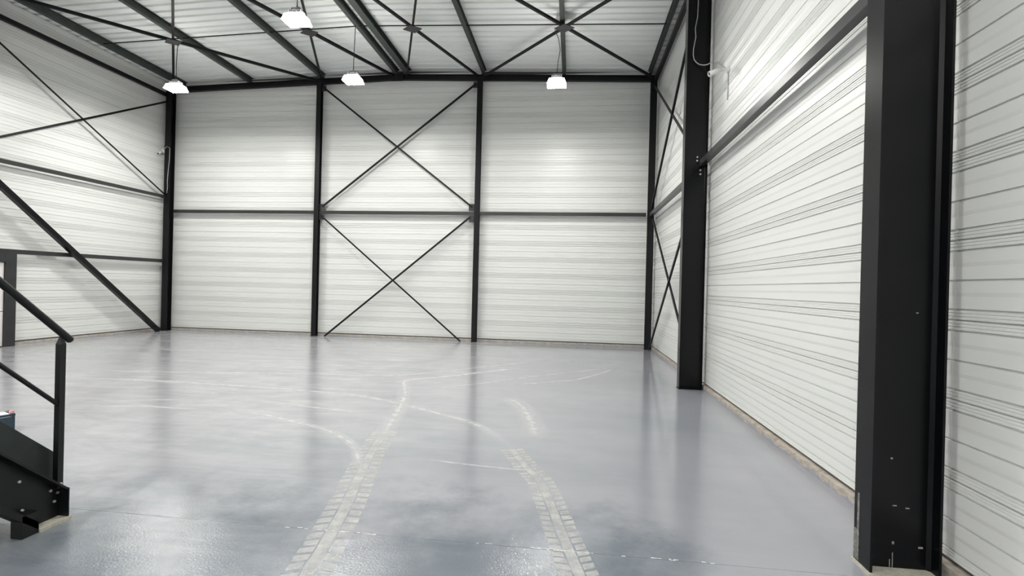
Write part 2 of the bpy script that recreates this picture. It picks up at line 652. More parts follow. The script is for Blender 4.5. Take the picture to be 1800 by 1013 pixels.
KH = 0.066
kerb('baseboard_right', [(XR - 0.04, XR + G - .001, YF, YB, -0.01, KH)])
kerb('baseboard_left', [(XL - G + .001, XL + 0.04, DOOR_Y1 + .005, YB, -0.01, KH), (XL - G + .001, XL + 0.04, YF, DOOR_Y0 - .005, -0.01, KH)])
kerb('baseboard_back', [(XL + 0.041, XR - 0.041, YB - 0.04, YB + G - .001, -0.01, KH)])
kerb('baseboard_front', [(XL + 0.041, XR - 0.041, YF - G + .001, YF + 0.04, -0.01, KH)])

# ------------------------------------------------------------------ roof deck: trapezoidal sheets running eave to ridge
roof = bpy.data.objects.new('ceiling', None)
COL.objects.link(roof)
struct(roof)
SHEET_W, RIBS = 1.0, 4


def sheet_mesh(x0, x1):
    bm = bmesh.new()
    p = SHEET_W / RIBS
    prof = []
    for k in range(RIBS):
        y = k * p
        prof += [(y, 0.0), (y + 0.170, 0.0), (y + 0.182, 0.062), (y + 0.238, 0.062)]
    prof.append((SHEET_W + 0.0, 0.0))
    a = [bm.verts.new((x0, y, deck_z(x0) + z)) for y, z in prof]
    b = [bm.verts.new((x1, y, deck_z(x1) + z)) for y, z in prof]
    for i in range(len(prof) - 1):
        bm.faces.new((a[i], a[i + 1], b[i + 1], b[i]))
    T = 0.10
    a2 = [bm.verts.new((x0, y, deck_z(x0) + T)) for y in (0, SHEET_W)]
    b2 = [bm.verts.new((x1, y, deck_z(x1) + T)) for y in (0, SHEET_W)]
    bm.faces.new((a2[0], b2[0], b2[1], a2[1]))
    bm.faces.new(a + [a2[1], a2[0]])
    bm.faces.new(b + [b2[1], b2[0]])
    bm.faces.new((a[0], b[0], b2[0], a2[0]))
    bm.faces.new((a[-1], b[-1], b2[1], a2[1]))
    bmesh.ops.recalc_face_normals(bm, faces=bm.faces)
    me = bpy.data.meshes.new('roof_sheet')
    bm.to_mesh(me)
    bm.free()
    me.materials.append(M['deck'])
    return me


sheets = [sheet_mesh(XL - TW, XRIDGE), sheet_mesh(XRIDGE, XR + TW)]
y = YF - 0.25
while y < YB + TW:
    for me in sheets:
        o = bpy.data.objects.new('roof_sheet', me)
        COL.objects.link(o)
        o.parent = roof
        o.location = (0, y, 0)
    y += SHEET_W + 0.002

# ------------------------------------------------------------------ portal columns, right wall (I sections, web facing the camera)
WEB_MARKS = []


def portal_column(x_in, x_out, yc, label, grout=False, bolts=()):
    t = thing('portal_column', label, 'column', (x_in, yc, 0), 'portal frame columns along the right wall')
    hw, tf, tw = 0.085, 0.014, 0.009
    zt = purlin_z(x_in) - 0.42
    part('inner_flange', box_bm(x_in, x_in + tf, yc - hw, yc + hw, 0.012, zt), M['steel'], t)
    part('outer_flange', box_bm(x_out - tf, x_out, yc - hw, yc + hw, 0.012, zt), M['steel'], t)
    bm = bmesh.new()
    add_box(bm, x_in + tf, x_out - tf, yc - tw / 2, yc + tw / 2, 0.012, zt)
    # root fillets where web meets flange
    for xx, s in ((x_in + tf, 1), (x_out - tf, -1)):
        for yy in (-1, 1):
            add_prism(bm, [(0, 0), (0.018 * s, 0), (0, 0.018 * yy)], (xx, yc + yy * tw / 2, 0.012), (xx, yc + yy * tw / 2, zt), (1, 0, 0), (0, 1, 0))
    part('web', bm, M['steel'], t)
    part('base_plate', box_bm(x_in - 0.012, x_out - 0.001, yc - hw - 0.012, yc + hw + 0.012, 0.0, 0.012), M['galv'] if grout else M['steel'], t)
    for c in bolts:
        part('bolt', bolt_bm(c, (0, -1, 0)), M['bolt'], t)
    return t


far_col = portal_column(1.770, 2.135, 8.58, 'black steel column on the right standing beyond the large door bay, pale bolts on its web',
                        bolts=[(1.988, 8.575, 3.807), (1.985, 8.575, 3.748), (1.960, 8.575, 3.648), (1.977, 8.575, 3.592), (2.04, 8.575, 3.592),
                               (1.979, 8.575, 3.527), (2.042, 8.575, 3.527)])
near_col = portal_column(1.735, 2.112, 3.20, 'nearest black steel column filling the right side, scuffed at its foot', grout=True)
portal_column(1.735, 2.112, -2.18, 'steel column of the right wall standing behind the camera')
# pale chips and scuffs on the nearest column's web and flange
bm = bmesh.new()
for x, z, w, h in ((2.000, 1.507, 0.006, 0.004), (1.883, 0.652, 0.005, 0.005), (1.905, 0.376, 0.011, 0.003), (1.975, 0.365, 0.010, 0.003),
                   (1.901, 0.158, 0.006, 0.008), (2.05, 0.14, 0.012, 0.005), (1.90, 0.05, 0.002, 0.05), (1.885, 0.03, 0.002, 0.03)):
    add_box(bm, x - w, x + w, 3.1925, 3.1958, z - h, z + h)
o = part('paint_chips', bm, M['gusset'], near_col)
o.data.materials.clear()
o.data.materials.append(paint('worn_primer', (0.26, 0.26, 0.27), 0.6, 0.3, (30, 30, 30)))
bm = bmesh.new()
add_box(bm, 1.7340, 1.7355, 3.255, 3.287, 0.02, 0.20)
add_box(bm, 1.7340, 1.7355, 3.232, 3.252, 0.02, 0.42)
o = part('scuff_mark', bm, M['galv'], near_col)
o.data.materials.clear()
o.data.materials.append(dust_mat('flange_scuff', (0.45, 0.45, 0.42), 0.55, 14.0))


# rafters of the portal frames (just above the picture)
def rafter(yc, label):
    t = thing('rafter', label, 'beam', (XRIDGE, yc, 7.0), 'portal frame rafters')
    for x0, x1 in ((XL + 0.35, XRIDGE), (XRIDGE, 1.745)):
        a = (x0, yc, purlin_z(x0) - 0.405)
        b = (x1, yc, purlin_z(x1) - 0.405)
        part('rafter_beam', prism_bm(ibeam(0.17, 0.40, 0.014, 0.009), a, b, (0, 1, 0), (0, 0, 1)), M['steel'], t)


for yc, lb in ((8.58, 'black roof rafter crossing the hall at the far right column'), (3.20, 'black roof rafter crossing the hall at the nearest column'),
               (-2.18, 'black roof rafter behind the camera')):
    rafter(yc, lb)


def left_column(yc, label):
    t = thing('portal_column', label, 'column', (-12.1, yc, 0), 'portal frame columns along the left wall')
    zt = purlin_z(-12.1) - 0.42
    part('inner_flange', box_bm(-12.154, -12.14, yc - .085, yc + .085, 0.012, zt), M['steel'], t)
    part('outer_flange', box_bm(-12.514, -12.50, yc - .085, yc + .085, 0.012, zt), M['steel'], t)
    part('web', box_bm(-12.50, -12.154, yc - .005, yc + .005, 0.012, zt), M['steel'], t)
    part('base_plate', box_bm(-12.52, -12.13, yc - .1, yc + .1, 0, 0.012), M['steel'], t)


left_column(8.58, 'black steel column of the left wall just outside the picture beside the white door')
left_column(3.20, 'black steel column of the left wall beyond the stairs')


# ------------------------------------------------------------------ gable columns (back wall)
def gable_column(xc, w, y0, d, ztop, label):
    t = thing('gable_column', label, 'column', (xc, y0, 0), 'columns of the back wall')
    tf, tw = 0.011, 0.008
    part('front_flange', box_bm(xc - w / 2, xc + w / 2, y0, y0 + tf, 0.01, ztop), M['steel_far'], t)
    part('rear_flange', box_bm(xc - w / 2, xc + w / 2, y0 + d - tf, y0 + d, 0.01, ztop), M['steel_far'], t)
    part('web', box_bm(xc - tw / 2, xc + tw / 2, y0 + tf, y0 + d - tf, 0.01, ztop), M['steel_far'], t)
    part('base_plate', box_bm(xc - w / 2 - .01, xc + w / 2 + .01, y0 - .01, y0 + d, 0, 0.01), M['steel_far'], t)
    return t


gable_column(C2X + 0.01, 0.14, 14.13, 0.14, 7.50, 'black column of the back wall at the left end of the two cross braces')
gable_column(C3X, 0.14, 14.13, 0.14, 7.48, 'black column of the back wall at the right end of the two cross braces')
gable_column(2.055, 0.16, 13.86, 0.16, 7.32, 'black corner column where the back wall meets the right wall')
gable_column(-12.36, 0.19, 14.02, 0.18, 7.34, 'black corner column where the back wall meets the left wall')

# gable beam
t = thing('gable_beam', 'black roof beam running along the top of the back wall', 'beam', (XRIDGE, 14.2, 7.5))
for x0, x1 in ((-12.46, XRIDGE), (XRIDGE, 2.12)):
    z = lambda x: 7.556 - 0.03 * abs(x - XRIDGE)
    part('beam_half', prism_bm(ibeam(0.11, 0.155, 0.010, 0.008), (x0, 14.20, z(x0)), (x1, 14.20, z(x1)), (0, 1, 0), (0, 0, 1)), M['steel_far'], t)
part('ridge_plate', box_bm(XRIDGE - 0.17, XRIDGE + 0.17, 14.125, 14.140, 7.50, 7.72), M['steel_far'], t)


# ------------------------------------------------------------------ wall rails
def rail(name, label, prof, a, b, xd, yd, mat=None, group=None):
    t = tag(obj(name, prism_bm(prof, a, b, xd, yd), mat or M['rail']), label, 'rail', group)
    return t


rail('wall_rail', 'dark rail across the back wall left bay at mid height', rect(0.07, 0.095), (-12.26, 14.215, 3.68), (C2X - 0.06, 14.215, 3.68), (0, 1, 0), (0, 0, 1), group='mid height rails of the back wall')
rail('wall_rail', 'dark rail across the back wall between the upper and lower cross braces', rect(0.07, 0.095), (C2X + 0.08, 14.215, 3.68), (C3X - 0.07, 14.215, 3.68), (0, 1, 0), (0, 0, 1), group='mid height rails of the back wall')
rail('wall_rail', 'dark rail across the back wall right bay at mid height', rect(0.07, 0.095), (C3X + 0.07, 14.215, 3.68), (1.97, 14.215, 3.68), (0, 1, 0), (0, 0, 1), group='mid height rails of the back wall')
rail('wall_rail', 'dark grey rail crossing the right wall above the wide bay between the two big columns', rect(0.085, 0.095), (2.062, 3.21, 3.705), (2.062, 8.57, 3.705), (1, 0, 0), (0, 0, 1))
rail('wall_rail', 'short dark rail on the right wall between the far column and the back corner', rect(0.08, 0.10), (2.05, 8.59, 3.62), (2.05, 13.855, 3.62), (1, 0, 0), (0, 0, 1))
rail('wall_rail', 'dark rail crossing the left wall at mid height below the cross brace', rect(0.05, 0.09), (-12.43, 8.59, 4.075), (-12.43, 14.015, 4.10), (1, 0, 0), (0, 0, 1))
rail('wall_rail', 'dark rail on the left wall running from the door frame to the corner column', rect(0.05, 0.10), (-12.43, 9.927, 2.115), (-12.43, 14.015, 2.135), (1, 0, 0), (0, 0, 1))
rail('eave_tube', 'black tube running along the top of the left wall under the roof', rect(0.09, 0.095), (-12.43, 8.59, 7.165), (-12.43, 14.015, 7.205), (1, 0, 0), (0, 0, 1), M['steel_far'])
rail('eave_tube', 'black tube running along the top of the right wall under the roof', rect(0.09, 0.10), (2.09, 8.67, 7.26), (2.09, 13.855, 7.26), (1, 0, 0), (0, 0, 1), M['steel_far'])
# cleat that bolts the right wall rail to the far column
part('rail_cleat', box_bm(1.945, 2.02, 8.560, 8.575, 3.50, 3.66), M['steel'], far_col)

# ------------------------------------------------------------------ purlins
PUR = [(-12.03, 'edge purlin under the roof closest to the left wall', 0.12), (-9.83, 'second roof purlin from the left wall, passing over the leftmost lamp', 0.10),
       (-7.51, 'third roof purlin from the left wall, ending at the left braced column', 0.10), (-5.24, 'narrow ridge purlin, left one of the pair at the roof ridge', 0.10),
       (-4.90, 'wide ridge purlin, right one of the pair at the roof ridge', 0.16), (-2.64, 'roof purlin right of the ridge, ending at the right braced column', 0.10),
       (-0.37, 'roof purlin passing over the right hand lamp', 0.10), (1.975, 'edge purlin under the roof closest to the right wall', 0.08)]
for x, lb, w in PUR:
    o = obj('purlin', prism_bm(ibeam(w, 0.172, 0.010, 0.007), (x, YF + 0.05, purlin_z(x)), (x, 14.30, purlin_z(x)), (1, 0, 0), (0, 0, 1)), M['purlin'])
    tag(o, 'grey green ' + lb, 'purlin', 'roof purlins')

# sag rods across the purlins
t = thing('tie_rod', 'thin dark rod line crossing the roof from wall to wall through the brace centres', 'rod', (XRIDGE, 11.5, 7.7))
for x0, x1 in zip([-12.03, -9.83, -7.51, -5.24, -4.90, -2.64, -0.37], [-9.83, -7.51, -5.24, -4.90, -2.64, -0.37, 1.975]):
    part('rod', tube_bm([(x0 + .004, 11.52, purlin_z(x0) + .035), (x1 - .004, 11.52, purlin_z(x1) + .035)], 0.013, seg=6), M['steel_far'], t)


# ------------------------------------------------------------------ cross braces
def brace(label, bars, plates, size=0.05, name='cross_brace', cat='brace', mats=None, flat=False):
    c = (Vector(bars[0][0]) + Vector(bars[0][1])) / 2
    t = thing(name, label, cat, c)
    for i, (a, b, *s) in enumerate(bars):
        w = s[0] if s else size
        a, b = Vector(a), Vector(b)
        d = (b - a).normalized()
        ref = Vector(s[1]) if len(s) > 1 else Vector((0, 0, 1))
        u = d.cross(ref).normalized()
        v = u.cross(d)
        bm = bmesh.new()
        add_prism(bm, [(p - w / 2, q - 0.004) for p, q in angle_prof(w, 0.008)], a, b, u, v)
        part('bar', bm, (mats or M['steel_far']), t)
    for p in plates:
        part('gusset_plate', p, M['gusset'], t)
    return t


def roof_pt(x, y, off=-0.075):
    return (x, y, purlin_z(x) + off)


def roof_x(x0, x1, label, w1, w2):
    ym0, ym1 = 8.70, 14.10
    xm, ym = (x0 + x1) / 2, (ym0 + ym1) / 2
    pl = bmesh.new()
    z = purlin_z(xm) - 0.115
    s = 0.23
    vs = [(xm - s, ym), (xm, ym - s * .8), (xm + s, ym), (xm, ym + s * .8)]
    A = [pl.verts.new((x, y, z)) for x, y in vs]
    B = [pl.verts.new((x, y, z + 0.012)) for x, y in vs]
    for i in range(4):
        pl.faces.new((A[i], A[(i + 1) % 4], B[(i + 1) % 4], B[i]))
    pl.faces.new(A)
    pl.faces.new(B)
    o1, o2 = -0.045 - w1 * .6, -0.060 - w2 * .6
    bars = [(roof_pt(x0, ym1, o1), roof_pt(x1, ym0, o1), w1), (roof_pt(x1, ym1, o2), roof_pt(x0, ym0, o2), w2)]
    brace(label, bars, [pl])


roof_x(-12.28, -7.66, 'dark roof cross brace nearest the left wall, its centre above the leftmost lamp', 0.055, 0.065)
roof_x(-7.50, -5.30, 'dark roof cross brace left of the ridge, behind the upper lamp', 0.050, 0.065)
roof_x(-4.90, -2.80, 'dark roof cross brace right of the ridge', 0.050, 0.055)
roof_x(-2.66, 2.02, 'dark roof cross brace nearest the right wall, its centre above the right hand lamp', 0.085, 0.055)


def plate_y(x0, x1, z0, z1, y=14.135):
    return box_bm(x0, x1, y, y + 0.010, z0, z1)


YR = (0, 1, 0)
brace('upper dark cross brace on the middle bay of the back wall',
      [((-7.49, 14.17, 7.40), (-2.90, 14.17, 3.86), 0.052, YR), ((-2.86, 14.19, 7.40), (-7.42, 14.19, 3.85), 0.062, YR)],
      [plate_y(-7.53, -7.36, 3.745, 3.93, 14.20), plate_y(-3.00, -2.83, 3.745, 3.95, 14.20), plate_y(-7.53, -7.40, 7.28, 7.45, 14.20), plate_y(-2.95, -2.83, 7.28, 7.45, 14.20)])
brace('lower dark cross brace on the middle bay of the back wall, touching the floor',
      [((-7.46, 14.16, 3.59), (-3.13, 14.10, 0.012), 0.045, YR), ((-2.95, 14.18, 3.57), (-7.22, 14.10, 0.012), 0.055, YR)],
      [plate_y(-7.53, -7.38, 3.46, 3.62, 14.20), plate_y(-2.98, -2.83, 3.42, 3.62, 14.20)])
XRf = (1, 0, 0)
brace('thin dark cross brace high on the left wall',
      [((-12.42, 14.03, 4.16), (-12.42, 8.675, 7.06), 0.045, XRf), ((-12.40, 14.03, 7.01), (-12.40, 8.675, 4.12), 0.045, XRf)], [])
brace('upper dark cross brace on the right wall between the corner and the far column',
      [((2.05, 13.85, 7.10), (2.05, 8.675, 3.78), 0.06, XRf), ((2.03, 8.675, 7.02), (2.03, 13.80, 3.75), 0.055, XRf)], [])
brace('lower dark cross brace on the right wall between the corner and the far column',
      [((2.05, 13.70, 3.55), (2.05, 8.675, 0.06), 0.05, XRf), ((2.03, 8.675, 3.48), (2.03, 13.60, 0.03), 0.05, XRf)], [])
# big tube brace, left wall
o = obj('tube_brace', prism_bm(rect(0.115, 0.115), (-12.30, 13.76, 0.03), (-12.30, 8.69, 4.175), (1, 0, 0),
                               Vector((0, 4.17, 5.10)).normalized()), M['steel'])
tag(o, 'thick dark diagonal tube brace on the left wall reaching the floor at the corner', 'brace')

# ------------------------------------------------------------------ door, left wall
door = bpy.data.objects.new('door_1', None)
COL.objects.link(door)
struct(door)
part('frame_post', box_bm(-12.60, -12.40, 9.71, 9.925, 0.0, 2.165), M['rail'], door)
part('frame_post', box_bm(-12.60, -12.40, 8.79, 8.87, 0.0, 2.165), M['rail'], door)
part('frame_head', box_bm(-12.60, -12.40, 8.871, 9.709, 1.87, 2.165), M['rail'], door)
lo = part('door_panel', box_bm(-12.52, -12.45, 8.875, 9.705, 0.02, 0.775), M['door'], door)
hi = part('door_panel', box_bm(-12.52, -12.45, 8.875, 9.705, 0.788, 1.862), M['door'], door)
part('door_handle', box_bm(-12.45, -12.40, 8.93, 9.05, 1.00, 1.02), M['rail'], door)
part('door_sill', box_bm(-12.60, -12.40, 8.871, 9.709, 0.0, 0.018), M['rail'], door)

# ------------------------------------------------------------------ high bay lamps
def make_lamp(x, y, z, lens, label, cable):
    t = thing('high_bay_lamp', label, 'lamp', (x, y, z), 'high bay lamps')
    w, d = 0.21, 0.16
    # refractor: tapered lit tub
    bm = bmesh.new()
    top = [bm.verts.new((x + sx * w * .80, y + sy * d * .80, z + 0.02)) for sx, sy in ((-1, -1), (1, -1), (1, 1), (-1, 1))]
    bot = [bm.verts.new((x + sx * w, y + sy * d, z - 0.10)) for sx, sy in ((-1, -1), (1, -1), (1, 1), (-1, 1))]
    for i in range(4):
        bm.faces.new((top[i], top[(i + 1) % 4], bot[(i + 1) % 4], bot[i])).material_index = 1
    bm.faces.new(bot).material_index = 0
    bm.faces.new(top).material_index = 2
    part('refractor', bm, [M[lens], M['lamp_side'], M['lamp_up']], t)
    part('housing', box_bm(x - w * .58, x + w * .58, y - d * .58, y + d * .58, z + 0.021, z + 0.055), M['lamp_body'], t)
    bm = bmesh.new()
    for k in range(7):
        xx = x - 0.105 + k * 0.035
        add_box(bm, xx - .008, xx + .008, y - 0.085, y + 0.085, z + 0.055, z + 0.105)
    part('heat_sink', bm, M['lamp_body'], t)
    part('driver_box', box_bm(x - .08, x + .08, y - .06, y + .06, z + 0.105, z + 0.15), M['lamp_body'], t)
    part('hook', tube_bm([(x, y, z + .15), (x + .02, y, z + .18), (x, y, z + .21), (x - .02, y, z + .185)], 0.006, seg=6), M['steel_far'], t)
    part('cable', tube_bm([(x, y, z + 0.19)] + cable, 0.0085, seg=6), M['cable_dark'], t)
    return t


ZL = 6.38
make_lamp(-9.86, 11.40, 6.37, 'lamp_lens_high', 'lit lamp hanging farthest left, beside the left corner column',
          [(-9.865, 11.40, 6.9), (-9.86, 11.41, 7.30), (-9.83, 11.41, purlin_z(-9.83) - .13)])
make_lamp(-5.27, 11.40, 6.46, 'lamp_lens_mid', 'lit lamp hanging on a straight cable below the ridge in front of the middle bay',
          [(-5.265, 11.40, 7.0), (-5.25, 11.41, purlin_z(-5.24) - .001)])
make_lamp(-0.46, 11.40, 6.27, 'lamp_lens_mid', 'lit lamp on a curved cable in front of the back wall right bay',
          [(-0.44, 11.40, 6.7), (-0.40, 11.40, 6.98), (-0.44, 11.41, 7.22), (-0.53, 11.41, 7.44), (-0.49, 11.41, purlin_z(-0.45) - .13)])
make_lamp(-5.06, 8.58, 6.38, 'lamp_lens_mid', 'lit lamp highest in the picture, left of the ridge near the top edge',
          [(-5.06, 8.58, 6.9), (-5.05, 8.58, purlin_z(-5.05) - .41)])
for x, y, lb in ((-9.86, 5.6, 'added lamp over the left aisle, unseen above the picture'), (-0.95, 5.6, 'lamp over the right aisle, above the picture'),  # the left one is unseen, added to brighten the left wall
                 (-5.2, 0.2, 'added unseen lamp under the ridge beside the stair landing'), (-9.86, -2.6, 'added lamp over the left aisle behind the camera'),  # landing and rear lamps are unseen, added to balance the light
                 (-0.80, -1.7, 'added lamp over the right aisle behind the camera'), (-5.2, -5.4, 'added lamp under the ridge behind the camera')):
    make_lamp(x, y, ZL, 'lamp_lens_dim' if (x < -9 and y > 5) else 'lamp_lens_high' if y > 5 else 'lamp_lens', 'lit ' + lb, [(x, y, 7.0), (x, y, purlin_z(x) - .02)])

# ------------------------------------------------------------------ surveillance cameras
t = thing('security_camera', 'white bullet camera on the right wall beside the far column, trailing a pale cable', 'camera', (2.2, 7.72, 4.85))
part('wall_bracket', tube_bm([(2.199, 7.69, 4.86), (2.165, 7.69, 4.86)], 0.045, seg=16), M['white_plastic'], t)
part('arm', tube_bm([(2.165, 7.69, 4.86), (2.12, 7.70, 4.86), (2.065, 7.71, 4.845)], 0.014, seg=8), M['white_plastic'], t)
part('body', tube_bm([(2.085, 7.68, 4.865), (1.935, 7.655, 4.795), (1.925, 7.653, 4.790)], [0.034, 0.036, 0.033], seg=16), M['white_plastic'], t, True)
part('sun_hood', tube_bm([(1.945, 7.656, 4.800), (1.905, 7.650, 4.782)], 0.039, seg=16, caps=False), M['white_plastic'], t)
part('lens', tube_bm([(1.926, 7.6535, 4.7905), (1.918, 7.652, 4.787)], 0.024, seg=14), M['lens_glass'], t)
part('conduit', tube_bm([(2.190, 7.70, 4.81), (2.190, 7.70, 4.42)], 0.010, seg=8), M['cable_white'], t)
part('cable', tube_bm([(1.941, 8.555, 6.50), (1.930, 8.555, 6.098), (1.899, 8.555, 5.913), (1.911, 8.555, 5.773), (1.880, 8.555, 5.587), (1.876, 8.555, 5.48), (1.894, 8.555, 5.401),
                       (1.930, 8.54, 5.345), (1.975, 8.53, 5.31), (2.03, 8.50, 5.285), (2.09, 8.48, 5.285), (2.13, 8.40, 5.29), (2.165, 8.2, 5.20), (2.188, 7.9, 4.98), (2.19, 7.74, 4.88)], 0.0085, seg=8),
     M['cable_white'], t, True)
t = thing('security_camera', 'small white camera on the left corner column, above a pale cable', 'camera', (-12.46, 14.0, 5.5))
part('wall_bracket', box_bm(-12.50, -12.456, 13.95, 14.01, 5.43, 5.53), M['white_plastic'], t)
part('body', tube_bm([(-12.48, 13.93, 5.44), (-12.47, 13.80, 5.36)], 0.035, seg=12), M['white_plastic'], t, True)
part('lens', tube_bm([(-12.4697, 13.7995, 5.3595), (-12.4692, 13.792, 5.355)], 0.022, seg=10), M['lens_glass'], t)
part('cable', tube_bm([(-12.456, 13.99, 5.52), (-12.36, 13.985, 5.62), (-12.27, 14.0, 5.58), (-12.28, 14.005, 5.2), (-12.31, 14.005, 4.9), (-12.33, 14.005, 4.55), (-12.32, 14.005, 4.4), (-12.34, 14.005, 4.20)], 0.009, seg=6),
     M['cable_white'], t, True)

# ------------------------------------------------------------------ steel stairs (left foreground), descending away from the camera
S = thing('staircase', 'black steel staircase with tubular handrail at the lower left', 'stairs', (-3.75, 2.9, 0))
SL = 0.900                                     # rise over run
YFOOT = 2.95
top_z = lambda yy: 0.205 + (YFOOT - yy) * SL    # top of the channel
ca = math.cos(math.atan(SL))
YTOP = 0.20
DEPTH = 0.354                             # vertical measure of the channel


def stringer(xw, out):
    """channel with its web at xw and flanges reaching 80 mm to the side 'out'"""
    x2 = xw + 0.008
    xf = xw + 0.08 if out > 0 else xw - 0.07
    bm = bmesh.new()
    # web, cut vertically at the foot and level at the floor
    tz = top_z
    yl = YFOOT - (DEPTH - 0.205 + 0.02) / SL    # where the lower edge meets the floor plate
    poly = [(YFOOT, 0.02), (YFOOT, tz(YFOOT)), (YTOP, tz(YTOP)), (YTOP, tz(YTOP) - DEPTH), (yl, 0.02)]
    A = [bm.verts.new((xw, a, b)) for a, b in poly]
    B = [bm.verts.new((x2, a, b)) for a, b in poly]
    for i in range(5):
        bm.faces.new((A[i], A[(i + 1) % 5], B[(i + 1) % 5], B[i]))
    bm.faces.new(A)
    bm.faces.new(B)
    st = part('stringer', bm, M['stair'], S)
    xa, xb = sorted((xw, xf))
    tf = 0.012 / ca
    bm = bmesh.new()
    for y0, z0, y1, z1, th in ((YFOOT, tz(YFOOT), YTOP, tz(YTOP), tf), (yl - 0.0, tz(yl) - DEPTH + 0.048, YTOP, tz(YTOP) - DEPTH + 0.048, 0.048)):
        vs = []
        for xx in (xa, xb):
            vs += [bm.verts.new((xx, y0, z0)), bm.verts.new((xx, y1, z1)), bm.verts.new((xx, y1, z1 - th)), bm.verts.new((xx, y0, z0 - th))]
        for f in ((0, 1, 2, 3), (7, 6, 5, 4), (0, 4, 5, 1), (1, 5, 6, 2), (2, 6, 7, 3), (3, 7, 4, 0)):
            bm.faces.new([vs[i] for i in f])
    f = obj('flange', bm, M['stair'], st)
    bmesh_shift(f, S)
    bm = bmesh.new()
    add_box(bm, xa, xb, 2.668, yl + 0.002, 0.002, 0.138)
    part('foot_plate', bm, M['stair'], S)
    part('end_plate', box_bm(xa, xb, YFOOT - 0.004, YFOOT + 0.004, 0.0195, tz(YFOOT) + 0.002), M['stair'], S)
    part('ground_plate', box_bm(xa - 0.01, xb + 0.012, yl + 0.003, YFOOT + 0.008, 0.0, 0.019), M['galv'], S)
    return st


def bmesh_shift(o, t):
    v = SHIFT[t.name]
    for vert in o.data.vertices:
        vert.co -= v


st_near = stringer(-3.335, +1)
st_far = stringer(-4.20, -1)
# toe plate standing on the near stringer
for xx, nm in ((-3.342, 'toe_plate'), (-4.185, 'toe_plate')):
    bm = bmesh.new()
    poly = [(2.925, top_z(2.925) - 0.03), (2.925, top_z(2.925) + 0.215), (YTOP, top_z(YTOP) + 0.215), (YTOP, top_z(YTOP) - 0.03)]
    A = [bm.verts.new((xx - 0.006, a, b)) for a, b in poly]
    B = [bm.verts.new((xx, a, b)) for a, b in poly]
    for i in range(4):
        bm.faces.new((A[i], A[(i + 1) % 4], B[(i + 1) % 4], B[i]))
    bm.faces.new(A)
    bm.faces.new(B)
    part(nm, bm, M['stair_plate'], S)
# treads
k = 0
while True:
    zt = 0.19 + k * 0.19
    yy = 2.78 - k * 0.19 / SL
    if yy < YTOP + 0.1:
        break
    part('tread', box_bm(-4.184, -3.349, yy - 0.14, yy + 0.12, zt - 0.03, zt), M['tread'], S)
    k += 1
# railing on the near stringer
XRL = -3.292
hr = lambda yy: 1.178 + (2.966 - yy) * 0.902


def newel(yc):
    zb = top_z(yc) - 0.002
    zt = hr(yc) - 0.045
    bm = bmesh.new()
    w = 0.0185
    add_box(bm, XRL - w, XRL + w, yc - w, yc + w, zb - .02, zt - 0.03)
    # chamfered neck that carries the handrail
    lo_ = [bm.verts.new((XRL + sx * w, yc + sy * w, zt - 0.03)) for sx, sy in ((-1, -1), (1, -1), (1, 1), (-1, 1))]
    hi_ = [bm.verts.new((XRL + sx * .008, yc + sy * .008, zt + 0.012)) for sx, sy in ((-1, -1), (1, -1), (1, 1), (-1, 1))]
    for i in range(4):
        bm.faces.new((lo_[i], lo_[(i + 1) % 4], hi_[(i + 1) % 4], hi_[i]))
    bm.faces.new(hi_)
    add_box(bm, XRL - .006, XRL + .006, yc - .006, yc + .006, zt + .01, hr(yc) - 0.012)
    part('post', bm, M['stair'], S)


newel(2.908)
newel(1.75)
newel(0.45)
part('handrail', tube_bm([(XRL, 2.972, hr(2.972)), (XRL, 2.966, hr(2.966)), (XRL, YTOP, hr(YTOP))], [0.019, 0.0225, 0.0225], seg=16), M['stair'], S, False)
part('mid_rail', tube_bm([(XRL, 2.912, hr(2.912) - 0.475), (XRL, YTOP, hr(YTOP) - 0.475)], 0.0135, seg=10), M['stair'], S)
for c, ax in (((-3.327, 2.700, 0.335), (1, 0, 0)), ((-3.327, 2.888, 0.205), (1, 0, 0)), ((-3.327, 2.935, 0.175), (1, 0, 0)), ((-3.327, 2.915, 0.125), (1, 0, 0)),
              ((-3.30, 2.700, 0.158), (0.3, 0.55, 0.75)), ((-3.27, 2.905, 0.245), (0, 0.6, 0.75))):
    part('bolt', bolt_bm(c, ax, 0.0085, 0.010), M['bolt'], S)
# upper landing with its two posts (outside the picture)
part('landing', box_bm(-4.27, -3.25, -1.2, YTOP - 0.002, top_z(YTOP) - 0.20, top_z(YTOP) - 0.02), M['tread'], S)
part('landing_post', box_bm(-3.35, -3.25, -1.19, -1.09, 0, top_z(YTOP) - 0.20), M['stair'], S)
part('landing_post', box_bm(-4.27, -4.17, -1.19, -1.09, 0, top_z(YTOP) - 0.20), M['stair'], S)

# ------------------------------------------------------------------ battery on the floor behind the stairs
t = thing('battery', 'dark blue battery with white label and pink terminal cap on the floor behind the stairs', 'battery', (-5.57, 4.478, 0))
ang = math.radians(248)
e1 = Vector((math.cos(ang), math.sin(ang), 0))
e2 = Vector((e1.y, -e1.x, 0))
if e2.x > 0:
    e2 = -e2
A0 = Vector((-5.575, 4.478, 0))


def rbox(l0, l1, d0, d1, z0, z1):
    bm = bmesh.new()
    vs = [bm.verts.new(A0 + e1 * l + e2 * d + Vector((0, 0, z))) for l in (l0, l1) for d in (d0, d1) for z in (z0, z1)]
    for f in ((0, 1, 3, 2), (4, 6, 7, 5), (0, 4, 5, 1), (2, 3, 7, 6), (0, 2, 6, 4), (1, 5, 7, 3)):
        bm.faces.new([vs[i] for i in f])
    return bm


